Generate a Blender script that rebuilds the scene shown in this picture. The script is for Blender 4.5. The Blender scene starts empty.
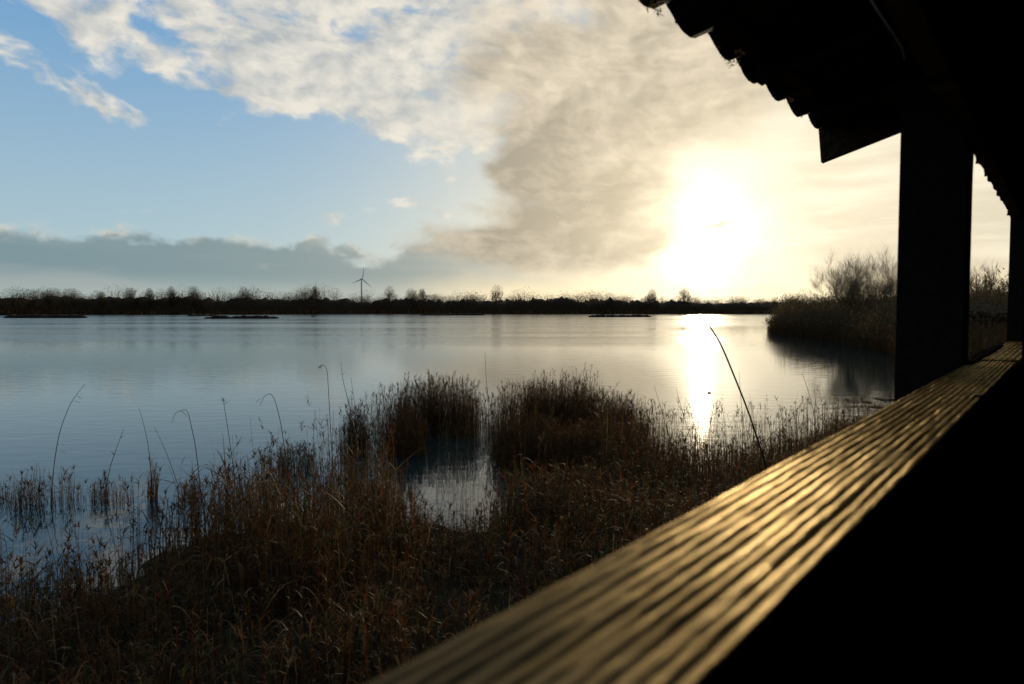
import bpy, bmesh, math, random
import numpy as np
from mathutils import Vector, noise as mnoise

rng = np.random.default_rng(7)
random.seed(7)
R = math.radians
sc = bpy.context.scene
COL = sc.collection

# ------------------------------------------------------------------ camera
F = 711.0
CAMZ = 2.5
PITCH = math.atan(32 / F)
cam_d = bpy.data.cameras.new('camera')
cam_d.sensor_width = 36.0
cam_d.lens = 36.0 * F / 1024
cam_d.clip_start = 0.02
cam_d.clip_end = 30000
cam_d.dof.use_dof = True
cam_d.dof.focus_distance = 22.0
cam_d.dof.aperture_fstop = 4.6
cam = bpy.data.objects.new('camera', cam_d)
COL.objects.link(cam)
cam.location = (0, 0, CAMZ)
cam.rotation_euler = (math.pi / 2 - PITCH, 0, 0)
sc.camera = cam


def ray(px, py):
    a, b = px - 512.0, 342.0 - py
    c, s = math.cos(PITCH), math.sin(PITCH)
    return Vector((a, F * c + b * s, -F * s + b * c))


def at(px, py, Y):
    r = ray(px, py)
    return Vector((r.x * Y / r.y, Y, CAMZ + r.z * Y / r.y))


def azel(px, py):
    r = ray(px, py)
    return math.degrees(math.atan2(r.x, r.y)), math.degrees(math.atan2(r.z, math.hypot(r.x, r.y)))


SUN_AZ, SUN_EL = azel(703, 236)

# ------------------------------------------------------------------ node DSL


class G:
    def __init__(self, nt):
        self.nt = nt

    def new(self, t):
        return self.nt.nodes.new(t)

    def m(self, op, *a, clamp=False):
        n = self.new('ShaderNodeMath')
        n.operation = op
        n.use_clamp = clamp
        for i, v in enumerate(a):
            self.put(n.inputs[i], v)
        return S(self, n.outputs[0])

    def put(self, inp, v):
        if isinstance(v, S):
            self.nt.links.new(v.s, inp)
        elif isinstance(v, bpy.types.NodeSocket):
            self.nt.links.new(v, inp)
        else:
            if isinstance(v, (tuple, list)) and len(v) == 3 and inp.type == 'RGBA':
                v = (*v, 1)
            inp.default_value = v

    def exp(self, a): return self.m('EXPONENT', a)

    def ss(self, a, lo, hi):
        n = self.new('ShaderNodeMapRange')
        n.interpolation_type = 'SMOOTHSTEP'
        self.put(n.inputs[0], a)
        self.put(n.inputs[1], lo)
        self.put(n.inputs[2], hi)
        return S(self, n.outputs[0])

    def mix(self, f, a, b, mode='MIX'):
        n = self.new('ShaderNodeMix')
        n.data_type = 'RGBA'
        n.blend_type = mode
        n.clamp_factor = True
        self.put(n.inputs[0], f)
        self.put(n.inputs[6], a)
        self.put(n.inputs[7], b)
        return S(self, n.outputs[2])

    def xyz(self, x, y, z):
        n = self.new('ShaderNodeCombineXYZ')
        for i, v in enumerate((x, y, z)):
            self.put(n.inputs[i], v)
        return S(self, n.outputs[0])

    def sep(self, v):
        n = self.new('ShaderNodeSeparateXYZ')
        self.put(n.inputs[0], v)
        return [S(self, o) for o in n.outputs]

    def noise(self, vec, scale=1.0, detail=6, rough=.55, dist=0.0, color=False):
        n = self.new('ShaderNodeTexNoise')
        self.put(n.inputs['Vector'], vec)
        n.inputs['Scale'].default_value = scale
        n.inputs['Detail'].default_value = detail
        n.inputs['Roughness'].default_value = rough
        n.inputs['Distortion'].default_value = dist
        return S(self, n.outputs[1 if color else 0])

    def vm(self, op, a, b=None, scale=None):
        n = self.new('ShaderNodeVectorMath')
        n.operation = op
        self.put(n.inputs[0], a)
        if b is not None:
            self.put(n.inputs[1], b)
        if scale is not None:
            self.put(n.inputs['Scale'], scale)
        return S(self, n.outputs[1] if op in ('DOT_PRODUCT', 'LENGTH') else n.outputs[0])

    def ramp(self, f, stops):
        n = self.new('ShaderNodeValToRGB')
        e = n.color_ramp.elements
        while len(e) < len(stops):
            e.new(0.5)
        for k, (p, c) in zip(e, stops):
            k.position = p
            k.color = (*c, 1)
        self.put(n.inputs[0], f)
        return S(self, n.outputs[0])


class S:
    def __init__(self, g, s):
        self.g, self.s = g, s

    def __add__(self, o): return self.g.m('ADD', self, o)
    __radd__ = __add__
    def __sub__(self, o): return self.g.m('SUBTRACT', self, o)
    def __rsub__(self, o): return self.g.m('SUBTRACT', o, self)
    def __mul__(self, o): return self.g.m('MULTIPLY', self, o)
    __rmul__ = __mul__
    def __truediv__(self, o): return self.g.m('DIVIDE', self, o)
    def __neg__(self): return self.g.m('MULTIPLY', self, -1.0)
    def clamp(self): return self.g.m('ADD', self, 0.0, clamp=True)
    def max(self, o): return self.g.m('MAXIMUM', self, o)
    def min(self, o): return self.g.m('MINIMUM', self, o)


# ------------------------------------------------------------------ world
w = bpy.data.worlds.new('World')
sc.world = w
w.use_nodes = True
nt = w.node_tree
nt.nodes.clear()
g = G(nt)
out = g.new('ShaderNodeOutputWorld')
bg = g.new('ShaderNodeBackground')
nt.links.new(bg.outputs[0], out.inputs[0])
BGS = 0.1
bg.inputs[1].default_value = BGS
sky = g.new('ShaderNodeTexSky')
sky.sky_type = 'NISHITA'
sky.sun_disc = False
sky.sun_elevation = R(SUN_EL)
sky.sun_rotation = R(SUN_AZ)
sky.air_density = 1.0
sky.dust_density = 1.2
sky.ozone_density = 2.0
tc = g.new('ShaderNodeTexCoord')
D = S(g, tc.outputs['Generated'])
dx, dy, dz = g.sep(D)
az = g.m('ARCTAN2', dx, dy) * 57.2958
el = g.m('ARCSINE', dz) * 57.2958
sunv = (math.sin(R(SUN_AZ)) * math.cos(R(SUN_EL)), math.cos(R(SUN_AZ)) * math.cos(R(SUN_EL)), math.sin(R(SUN_EL)))
th = g.m('ARCCOSINE', g.m('MINIMUM', g.vm('DOT_PRODUCT', D, sunv), 0.99999)) * 57.2958

# angular coordinates in which the cloud pattern lives, flattened towards the horizon
elw = el * 1.75 + az * 0.12
pv = g.xyz(az * 0.1, elw * 0.1, 3.1)
pv2 = g.xyz(az * 0.1 + 0.10, elw * 0.1 - 0.05, 3.1)     # sampled a little nearer the sun: relief
wob = g.noise(pv, 0.9, 4, .6, color=True)
wobv = g.vm('SCALE', g.vm('SUBTRACT', wob, (0.5, 0.5, 0.5)), scale=0.55)
pw = g.vm('ADD', pv, wobv)
pw2 = g.vm('ADD', pv2, wobv)
n1 = g.noise(pw, 1.5, 8, .54)
n1b = g.noise(pw2, 1.5, 8, .54)
relief = (n1 - n1b)
n2 = g.noise(pw, 4.2, 6, .55)
n3 = g.noise(g.vm('MULTIPLY', pw, (0.5, 1.6, 1.0)), 2.4, 8, .6)
n4 = g.noise(g.xyz(az * 0.03, el * 0.25, 8.0), 1.6, 6, .55)
wx, wy, _ = g.sep(wobv)
azw = az + wx * 16.0
elw2 = el + wy * 8.0


def blob(px, py, rx, ry, rot=0.0, amp=1.0):
    a0, e0 = azel(px, py)
    k = 57.3 / F
    c2 = math.cos(R(a0)) ** 1.5
    rx, ry = rx * k * c2, ry * k * math.cos(R(a0))
    du, dv = azw - a0, elw2 - e0
    if rot:
        c, s = math.cos(R(rot)), math.sin(R(rot))
        du, dv = du * c + dv * s, dv * c - du * s
    du = du * (1 / rx)
    dv = dv * (1 / ry)
    return g.exp(-(du * du + dv * dv)) * amp


def total(bs):
    t = bs[0]
    for b in bs[1:]:
        t = t + b
    return t


warm = g.exp(-(th * (1 / 15.0)))
thw = th * (1 / 19.0)
wide = g.exp(-(thw * thw))

# blue sky, greyed by the air near the horizon
base = g.vm('SCALE', sky.outputs[0], scale=1.0)
blue = g.mix(g.ss(el, 0.0, 26.0), (3.9, 5.3, 5.9), (1.35, 3.3, 6.0))
clear = g.mix(0.82, base, blue)
clear = g.mix(wide * 0.95, clear, (8.6, 7.3, 5.0))

# high white cloud
hi = total([
    blob(84, 18, 36, 22), blob(15, 58, 50, 15, -22, 1.2), blob(75, 88, 66, 15, -12, 1.2), blob(135, 107, 36, 10, -5, 1.1),
    blob(300, 40, 165, 42), blob(215, 78, 80, 16, -4), blob(350, 78, 110, 30), blob(480, 100, 110, 60),
    blob(320, -60, 260, 60), blob(500, 20, 140, 80), blob(475, 165, 40, 26, 0, .8),
    blob(462, 176, 16, 7), blob(410, 203, 20, 7, 0, .8), blob(440, 212, 30, 5, 0, .7), blob(0, -20, 90, 22, 0, .6),
    blob(800, -150, 700, 120)])
hi = hi.min(1.0) + (n1 - 0.5) * 2.5 + (n2 - .5) * 1.3
c_hi = g.ss(hi, 0.38, 1.05)
light_hi = ((relief * 4.2) + (n2 - .5) * 1.3 + 0.52).clamp()
col_hi = g.mix(light_hi, (3.5, 3.95, 4.3), (7.1, 6.8, 6.1))
col_hi = g.mix(warm * .9, col_hi, (8.5, 7.4, 5.4))

# thick beige cloud rising right of centre
mid = total([
    blob(650, 30, 120, 80, 0, .75), blob(600, 110, 90, 80, 0, .95), blob(560, 190, 75, 58, 0, 1.25), blob(715, 95, 110, 40, 0, .7),
    blob(520, 250, 150, 22, 0, .9), blob(610, 235, 60, 30), blob(500, 60, 60, 50, 0, .4), blob(850, 20, 160, 80, 0, .6)])
mid = mid.min(1.1) + (n1 - 0.5) * 1.9 + (n2 - .5) * 0.3
c_mid = g.ss(mid, 0.30, 0.98)
light_mid = ((relief * 3.0) + (n2 - .5) * 0.5 + (n3 - .5) * 0.5 + g.ss(el, 9.0, 26.0) * .3 + 0.42 - blob(545, 190, 70, 62) * .42 - blob(620, 250, 70, 22) * .3).clamp()
col_mid = g.mix(light_mid, (2.05, 1.9, 1.65), (6.5, 5.7, 4.5))
col_mid = g.mix(warm * .62, col_mid, (9.0, 7.2, 4.4))

# low bank over the far shore
edge = 5.0 + (n1 - .5) * 6.5 + (n2 - .5) * 1.6 + g.ss(az, -14.0, 1.0) * 1.1
bank = g.ss(edge - el, -0.15, 0.75) * (1.0 - g.ss(az, 2.0, 14.0))
low = g.ss(el, 0.2, 3.0)
rim = g.exp(-((edge - el - 0.25) * (edge - el - 0.25) * 5.5)) * g.ss(n2, .44, .66) * (1.0 - g.ss(az, 0.0, 6.0))
col_bank = g.mix(low, (3.6, 4.4, 4.1), (1.5, 2.4, 2.75))
col_bank = g.mix(g.ss(n4, .4, .7) * .5, col_bank, (3.6, 3.8, 3.7))
col_bank = g.mix(warm * 1.3, col_bank, (6.6, 5.7, 4.0))

# cream air under the cloud and right of the sun
veil = g.ss(az, -10.0, 12.0) * (1.0 - g.ss(el, 0.8, 5.0 + (n1 - .5) * 6.0))
veil = veil.max(g.ss(az, 17.0, 24.0) * (1.0 - g.ss(el, 8.0, 24.0) * .6))
col_veil = g.mix(g.ss(n4 + (n3 - .5) * .5, .35, .65), (6.9, 5.9, 4.2), (9.0, 7.9, 5.8))

c = g.mix(c_hi, clear, col_hi)
c = g.mix(bank * .95, c, col_bank)
c = g.mix(rim * .75, c, (5.6, 5.6, 5.0))
c = g.mix(c_mid * .93, c, col_mid)
c = g.mix(veil * .8, c, col_veil)
strip = g.ss(az, -12.0, 2.0) * (1.0 - g.ss(el, 1.2, 3.4 + (n1 - .5) * 3.0))
c = g.mix(strip * .8, c, (9.2, 7.6, 4.7))
# unseen sky behind and above the camera, darkened to cut the fill light
back = g.ss(-dy, -0.25, 0.35).max(g.ss(el, 30.0, 60.0))
c = g.mix(back * .9, c, (1.5, 1.6, 1.8))
# sun glow through thin cloud (forward scattering)
th2 = th * (1 / 3.1)
core = g.exp(-(th2 * th2)) * 11.0 + g.exp(-(th * (1 / 6.0))) * 8.0
holes = 1.0 - c_mid * 0.40 + (n1 - .5) * 1.5 + (n3 - .5) * 0.5
wisp = blob(706, 228, 17, 3.2, 4, .96) + blob(610, 262, 60, 9, 0, .35) + blob(640, 238, 26, 12, 0, .45)
core = core * holes * (1.0 - wisp.clamp())
gl = g.vm('SCALE', (1.0, 0.88, 0.64), scale=core)
c = g.vm('ADD', c, gl)
# below the horizon: plain dim
c = g.mix(g.ss(-el, 0.3, 2.0), c, (0.8, 0.9, 0.9))
nt.links.new(c.s, bg.inputs[0])
try:
    w.cycles.sampling_method = 'MANUAL'
    w.cycles.sample_map_resolution = 1024
except Exception:
    pass

sun_d = bpy.data.lights.new('sun', 'SUN')
sun_d.energy = 2.0
sun_d.angle = R(0.8)
sun_d.color = (1.0, 0.80, 0.52)
sun = bpy.data.objects.new('sun', sun_d)
COL.objects.link(sun)
sun.rotation_euler = Vector(sunv).to_track_quat('Z', 'Y').to_euler()
sun.location = (0, 0, 30)

# ------------------------------------------------------------------ materials


def mat(name):
    m = bpy.data.materials.new(name)
    m.use_nodes = True
    m.node_tree.nodes.clear()
    gg = G(m.node_tree)
    o = gg.new('ShaderNodeOutputMaterial')
    return m, gg, o


def principled(gg, o, color, rough=.6, spec=.5, bump=None, bstr=.3, bdist=.01, **kw):
    p = gg.new('ShaderNodeBsdfPrincipled')
    gg.put(p.inputs['Base Color'], color)
    gg.put(p.inputs['Roughness'], rough)
    gg.put(p.inputs['Specular IOR Level'], spec)
    if bump is not None:
        b = gg.new('ShaderNodeBump')
        b.inputs['Strength'].default_value = bstr
        b.inputs['Distance'].default_value = bdist
        gg.put(b.inputs['Height'], bump)
        gg.nt.links.new(b.outputs[0], p.inputs['Normal'])
    gg.nt.links.new(p.outputs[0], o.inputs[0])
    return p


def objco(gg, loc='Object'):
    t = gg.new('ShaderNodeTexCoord')
    return S(gg, t.outputs[loc])


def wood(name, c0, c1, rough, spec, stretch=(1.2, 22, 22), bdist=.002, bstr=.5, gloss=0.0):
    m, gg, o = mat(name)
    v = gg.vm('MULTIPLY', objco(gg), stretch)
    n = gg.noise(v, 2.2, 8, .65, .3)
    nb = gg.noise(gg.vm('MULTIPLY', objco(gg), (3.0, 9.0, 9.0)), 1.6, 4, .5)
    col = gg.mix(gg.ss(n, .35, .68), c0, c1)
    col = gg.mix(gg.ss(nb, .55, .75) * .5, col, tuple(x * .4 for x in c0))
    rr = rough + (n - .5) * .35 + (nb - .5) * .3
    if gloss:
        b = gg.new('ShaderNodeBump'); b.inputs['Strength'].default_value = bstr; b.inputs['Distance'].default_value = bdist
        gg.put(b.inputs['Height'], n)
        d = gg.new('ShaderNodeBsdfDiffuse'); gg.put(d.inputs['Color'], col)
        q = gg.new('ShaderNodeBsdfGlossy'); gg.put(q.inputs['Color'], (1.0, .80, .47)); gg.put(q.inputs['Roughness'], rr.clamp())
        for k in (d, q): gg.nt.links.new(b.outputs[0], k.inputs['Normal'])
        mx = gg.new('ShaderNodeMixShader'); gg.put(mx.inputs[0], (gg.ss(nb, .35, .65) * .6 + .6) * gloss)
        gg.nt.links.new(d.outputs[0], mx.inputs[1]); gg.nt.links.new(q.outputs[0], mx.inputs[2])
        gg.nt.links.new(mx.outputs[0], o.inputs[0])
        return m
    principled(gg, o, col, rr.clamp(), spec, n, bstr, bdist)
    return m


M = {}
M['ledge'] = wood('ledge_wood', (.035, .018, .005), (.28, .162, .045), .34, .035, stretch=(4.0, 46, 46), bdist=.003, bstr=1.0, gloss=.125)
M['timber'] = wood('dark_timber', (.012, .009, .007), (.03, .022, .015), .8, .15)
M['board'] = wood('old_board', (.03, .018, .012), (.11, .065, .035), .85, .15)
M['grey_wood'] = wood('grey_weathered_wood', (.012, .008, .007), (.04, .03, .027), 1.0, .0)

m, gg, o = mat('clay_tile')
n = gg.noise(objco(gg), 14, 6, .6)
principled(gg, o, gg.mix(gg.ss(n, .4, .65), (.05, .025, .015), (.03, .035, .012)), .9, .15, n, .7, .01)
M['tile'] = m

m, gg, o = mat('dark_mark_tone')
principled(gg, o, (.02, .015, .012), .8, .1)
M['mark'] = m

m, gg, o = mat('turbine_paint')
principled(gg, o, (.75, .77, .78), .5, .4)
M['white'] = m

m, gg, o = mat('lit_edge')  # pale tone painting light on the lintel edge
principled(gg, o, (.5, .47, .4), .5, .5)
M['edge_glint'] = m

m, gg, o = mat('ground_soil')
v = objco(gg)
n = gg.noise(v, .6, 8, .65)
nb = gg.noise(v, 9.0, 6, .6)
col = gg.mix(gg.ss(n, .4, .6), (.016, .012, .007), (.024, .024, .010))
col = gg.mix(gg.ss(nb, .5, .7) * .5, col, (.035, .026, .014))
principled(gg, o, col, .9, .1, nb, .8, .05)
M['ground'] = m

m, gg, o = mat('mud')
v = objco(gg)
nb = gg.noise(v, 5.0, 6, .6)
principled(gg, o, gg.mix(nb, (.010, .008, .006), (.028, .022, .015)), .9, .1, nb, .8, .05)
M['mud'] = m

m, gg, o = mat('bark_twigs')
nb = gg.noise(objco(gg), 1.3, 4, .6)
principled(gg, o, gg.mix(nb, (.022, .015, .008), (.06, .04, .022)), .85, .1)
M['bark'] = m

m, gg, o = mat('evergreen_leaves')
nb = gg.noise(objco(gg), .8, 4, .6)
principled(gg, o, gg.mix(nb, (.018, .028, .01), (.05, .055, .022)), .8, .15)
M['green'] = m

m, gg, o = mat('feathers')
nb = gg.noise(objco(gg), 8, 3, .6)
principled(gg, o, gg.mix(nb, (.02, .018, .015), (.06, .05, .04)), .7, .2)
M['feather'] = m


def blade_mat(name, tr=.35):
    m, gg, o = mat(name)
    a = gg.new('ShaderNodeAttribute')
    a.attribute_name = 'tint'
    d = gg.new('ShaderNodeBsdfPrincipled')
    d.inputs['Roughness'].default_value = .65
    d.inputs['Specular IOR Level'].default_value = .18
    gg.nt.links.new(a.outputs['Color'], d.inputs['Base Color'])
    t = gg.new('ShaderNodeBsdfTranslucent')
    gg.nt.links.new(a.outputs['Color'], t.inputs['Color'])
    mx = gg.new('ShaderNodeMixShader')
    mx.inputs[0].default_value = tr
    gg.nt.links.new(d.outputs[0], mx.inputs[1])
    gg.nt.links.new(t.outputs[0], mx.inputs[2])
    gg.nt.links.new(mx.outputs[0], o.inputs[0])
    return m


M['reed'] = blade_mat('dry_reed')
M['bramble'] = blade_mat('bramble_leaves', .45)
m, gg, o = mat('willow_bark')
principled(gg, o, gg.mix(gg.noise(objco(gg), 1.3, 4, .6), (.08, .055, .03), (.16, .115, .06)), .8, .2)
M['willow'] = m

def g_bank(gg, x_, y_):
    return gg.ss(x_ - y_ * .12, 8.0, 16.0) * (1.0 - gg.ss(y_, 90.0, 130.0))


# water: calm near the hide, wind-ruffled further out
m, gg, o = mat('lake_water')
v = objco(gg)
x_, y_, z_ = gg.sep(v)
big = gg.noise(gg.vm('MULTIPLY', v, (.006, .016, 1.0)), 1.0, 5, .6)
ruf = gg.ss(y_ + (big - .5) * 90.0, 44.0, 60.0)
streak = gg.noise(gg.vm('MULTIPLY', v, (.010, .06, 1.0)), 1.0, 4, .55)
ruf = ruf * (1.0 - g_bank(gg, x_, y_))
ruf = ruf * (0.55 + gg.ss(streak, .4, .62) * .6)
w1 = gg.noise(gg.vm('MULTIPLY', v, (.7, 1.5, 1.0)), 1.6, 3, .5)
w2 = gg.noise(gg.vm('MULTIPLY', v, (2.0, 4.5, 1.0)), 1.5, 3, .55)
hgt = w1 * .006 + w2 * .00024
p = principled(gg, o, (.003, .022, .026), (ruf * .11 + .05), .5, hgt, 1.0, 1.0)
p.inputs['IOR'].default_value = 1.33
# real ripple slopes, sampled point by point so that far ripples do not average away
cn = gg.noise(gg.vm('MULTIPLY', v, (1.6, 3.2, 1.0)), 1.7, 2, .5, color=True)
sl = gg.vm('SCALE', gg.vm('MULTIPLY', gg.vm('SUBTRACT', cn, (.5, .5, .5)), (.7, 1.0, 0.0)), scale=ruf * .10 + .012)
bn = [n_ for n_ in gg.nt.nodes if n_.type == 'BUMP'][0]
nn = gg.vm('NORMALIZE', gg.vm('ADD', bn.outputs[0], sl))
gg.nt.links.new(nn.s, p.inputs['Normal'])
M['water'] = m

# ------------------------------------------------------------------ mesh helpers


def link(name, me, m, parent=None):
    ob = bpy.data.objects.new(name, me)
    COL.objects.link(ob)
    if m is not None:
        me.materials.append(m)
    ob.parent = parent
    return ob


def tag(o, label=None, cat=None, group=None, kind=None):
    if label: o['label'] = label
    if cat: o['category'] = cat
    if group: o['group'] = group
    if kind: o['kind'] = kind
    return o


def empty(name, loc, label, cat, group=None, rz=0.0):
    e = bpy.data.objects.new(name, None)
    COL.objects.link(e)
    e.location = loc
    e.rotation_euler = (0, 0, rz)
    e.empty_display_size = .2
    return tag(e, label, cat, group)


def mesh_np(name, V, Q, tint=None, smooth=False):
    me = bpy.data.meshes.new(name)
    V = np.asarray(V, np.float32).reshape(-1, 3)
    Q = np.asarray(Q, np.int32)
    k = Q.shape[1]
    me.vertices.add(len(V))
    me.vertices.foreach_set('co', V.ravel())
    me.loops.add(Q.size)
    me.loops.foreach_set('vertex_index', Q.ravel())
    me.polygons.add(len(Q))
    me.polygons.foreach_set('loop_start', np.arange(0, Q.size, k, dtype=np.int32))
    me.polygons.foreach_set('loop_total', np.full(len(Q), k, np.int32))
    if smooth:
        me.polygons.foreach_set('use_smooth', np.ones(len(Q), bool))
    me.update(calc_edges=True)
    if tint is not None:
        a = me.attributes.new('tint', 'FLOAT_COLOR', 'POINT')
        t = np.ones((len(V), 4), np.float32)
        t[:, :3] = tint
        a.data.foreach_set('color', t.ravel())
    return me


class BL:
    """collects thin tapered ribbons (stems, leaves, twigs)"""

    def __init__(self):
        self.V, self.Q, self.T, self.n = [], [], [], 0

    def paths(self, P, W, tint, side=None):
        # P (N,K,3) W (N,K) tint (N,3)
        N, K, _ = P.shape
        if N == 0: return
        if side is None:
            a = rng.uniform(0, 2 * np.pi, N)
            side = np.stack([np.cos(a), np.sin(a), np.zeros(N)], 1)
        off = side[:, None, :] * W[:, :, None] * .5
        V = np.stack([P - off, P + off], 2).reshape(-1, 3)      # N,K,2
        idx = self.n + (np.arange(N)[:, None] * K + np.arange(K - 1)[None, :]) * 2
        Q = np.stack([idx, idx + 1, idx + 3, idx + 2], 2).reshape(-1, 4)
        self.V.append(V); self.Q.append(Q)
        self.T.append(np.repeat(tint, K * 2, 0))
        self.n += len(V)

    def arcs(self, B, Dv, L, droop, W, tint, K=4, taper=.15):
        s = np.linspace(0, 1, K)
        P = B[:, None, :] + Dv[:, None, :] * (L[:, None] * s)[:, :, None]
        P = P.copy()
        P[:, :, 2] -= (droop * L)[:, None] * (s ** 2)[None, :]
        Wk = W[:, None] * (1 - (1 - taper) * s ** 1.5)[None, :]
        self.paths(P, Wk, tint)

    def tube(self, pts, r0, r1, tint, sides=4):
        pts = np.asarray(pts, float)
        K = len(pts)
        rs = np.linspace(r0, r1, K)
        V = []
        for i in range(K):
            d = pts[min(i + 1, K - 1)] - pts[max(i - 1, 0)]
            d = d / (np.linalg.norm(d) + 1e-9)
            u = np.cross(d, (0, 1, 0.1)); u /= np.linalg.norm(u) + 1e-9
            v = np.cross(d, u)
            for k in range(sides):
                a = 2 * np.pi * k / sides
                V.append(pts[i] + rs[i] * (np.cos(a) * u + np.sin(a) * v))
        Q = []
        for i in range(K - 1):
            for k in range(sides):
                a = self.n + i * sides + k
                b = self.n + i * sides + (k + 1) % sides
                Q.append((a, b, b + sides, a + sides))
        self.V.append(np.array(V)); self.Q.append(np.array(Q))
        self.T.append(np.repeat(np.array([tint]), len(V), 0))
        self.n += len(V)

    def build(self, name, m, parent=None, tinted=True, origin=None):
        V = np.concatenate(self.V)
        if origin is not None:
            V = V - np.array(origin)
        me = mesh_np(name, V, np.concatenate(self.Q), np.concatenate(self.T) if tinted else None)
        return link(name, me, m, parent)


BR = np.array([(.13, .085, .04), (.09, .06, .03), (.10, .10, .04), (.16, .10, .055)])


def leafclump_cloud(bl, C, Rr, n, size, stretch=.7):
    """n small leaf-size faces spread through lumpy ellipsoids"""
    v = rng.normal(0, 1, (n, 3)); v /= np.linalg.norm(v, axis=1)[:, None]
    q = rng.random(n) ** (1 / 2.2)
    P = C + v * q[:, None] * Rr
    d = rng.normal(0, 1, (n, 3)) + v * .4; d /= np.linalg.norm(d, axis=1)[:, None]
    bl.arcs(P, d, size * rng.uniform(.5, 1.4, n), rng.uniform(0, .3, n), size * stretch * rng.uniform(.25, .8, n), BR[rng.integers(0, 4, n)] * rng.uniform(.5, 1.1, (n, 1)), K=3, taper=.3)



def box_mesh(bm, lo, hi):
    lo, hi = Vector(lo), Vector(hi)
    vs = [bm.verts.new((x, y, z)) for x in (lo.x, hi.x) for y in (lo.y, hi.y) for z in (lo.z, hi.z)]
    for f in ((0, 1, 3, 2), (4, 6, 7, 5), (0, 4, 5, 1), (2, 3, 7, 6), (0, 2, 6, 4), (1, 5, 7, 3)):
        bm.faces.new([vs[i] for i in f])


def finish(bm, name, m, parent, bevel=0.0, smooth=False):
    if bevel:
        bmesh.ops.bevel(bm, geom=list(bm.edges), offset=bevel, segments=2, affect='EDGES')
    bmesh.ops.recalc_face_normals(bm, faces=bm.faces)
    me = bpy.data.meshes.new(name)
    bm.to_mesh(me)
    bm.free()
    if smooth:
        for p in me.polygons: p.use_smooth = True
    return link(name, me, m, parent)


def box(name, lo, hi, m, parent, bevel=.004, wob=0.0, cuts=0):
    bm = bmesh.new()
    box_mesh(bm, lo, hi)
    if cuts:
        bmesh.ops.subdivide_edges(bm, edges=list(bm.edges), cuts=cuts, use_grid_fill=True)
        for v in bm.verts:
            q = mnoise.noise_vector(v.co * 4.0)
            v.co += q * wob
        bevel = 0
    return finish(bm, name, m, parent, bevel)


# ------------------------------------------------------------------ terrain
NEAR = np.array([(-500, -60), (-120, -14), (-40, 0), (-14, 3.6), (-7, 4.6), (-4.6, 5.4), (-3.6, 6.2), (-3.3, 7.4), (-2.6, 8.3), (-1.6, 8.3), (-.6, 8.0),
                 (.4, 8.8), (1.6, 10.6), (3.2, 11.2), (5.2, 12.2), (7.5, 15.0), (11, 19), (18, 28), (22.8, 42), (26.6, 56),
                 (28.2, 68), (29.2, 78), (31.8, 87), (37, 94), (60, 104), (110, 122), (260, 150), (600, 170), (600, -600), (-500, -600)], float)


def sdist(P, poly):
    P = np.asarray(P, float)
    A = poly
    B = np.roll(poly, -1, 0)
    best = np.full(len(P), 1e18)
    inside = np.zeros(len(P), bool)
    for a, b in zip(A, B):
        ab = b - a
        t = np.clip(((P - a) @ ab) / (ab @ ab), 0, 1)
        d = P - (a + t[:, None] * ab)
        best = np.minimum(best, (d ** 2).sum(1))
        cond = ((a[1] > P[:, 1]) != (b[1] > P[:, 1]))
        xi = a[0] + (P[:, 1] - a[1]) / ((b[1] - a[1]) if b[1] != a[1] else 1e-9) * ab[0]
        inside ^= cond & (P[:, 0] < xi)
    d = np.sqrt(best)
    return np.where(inside, d, -d)


def far_shore(x):
    return np.interp(x, [-900, -420, -330, -262, -170, -60, 60, 250, 420, 700, 1200], [-300, 60, 300, 368, 418, 440, 452, 440, 400, 300, 100])


def wav(x, y):
    return np.sin(x * 1.7 + 1.3 * np.sin(y * .9)) * np.sin(y * 1.3 + 1.1 * np.sin(x * .7))


def height(x, y):
    x = np.asarray(x, float); y = np.asarray(y, float)
    d1 = sdist(np.stack([x, y], 1), NEAR) + .35 * wav(x, y)
    d2 = (y - far_shore(x)) * .8 + 3 * wav(x * .02, y * .02)
    d = np.maximum(d1, d2)
    far = np.clip((np.hypot(x, y) - 18) / 25, 0, 1)
    hl = (.42 + .9 * far) * (1 - np.exp(-np.maximum(d, 0) / (3 + 4 * far)))
    h = np.where(d > 0, hl, np.maximum(d * .12, -.8))
    h = h + np.clip((np.hypot(x, y) - 700) / 2500, 0, 1) * 6
    return h + np.where(d > -1, .03 * wav(x * 3.1, y * 2.7), 0)


az_f = np.concatenate([np.arange(-60, 60, .5), np.arange(60, 300, 4)])
rad = np.concatenate([[0.3], np.geomspace(1.2, 9000, 230)])
AA, RR = np.meshgrid(np.radians(az_f), rad, indexing='ij')
GX, GY = (RR * np.sin(AA)).ravel(), (RR * np.cos(AA)).ravel()
GZ = height(GX, GY)
na, nr = len(az_f), len(rad)
i, j = np.meshgrid(np.arange(na), np.arange(nr - 1), indexing='ij')
i2 = (i + 1) % na
Q = np.stack([i * nr + j, i * nr + j + 1, i2 * nr + j + 1, i2 * nr + j], -1).reshape(-1, 4)
me = mesh_np('ground', np.stack([GX, GY, GZ], 1), Q[:, ::-1], smooth=True)
tag(link('ground', me, M['ground']), 'dark muddy marsh ground and shores round the lake', kind='structure')

wx0 = 9000
me = mesh_np('water', [(-wx0, -600, 0), (wx0, -600, 0), (wx0, wx0, 0), (-wx0, wx0, 0)], [(0, 1, 2, 3)])
tag(link('water', me, M['water']), 'calm lake water mirroring the sky', kind='structure')


def land_z(p):
    return float(height([p[0]], [p[1]])[0])


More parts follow.
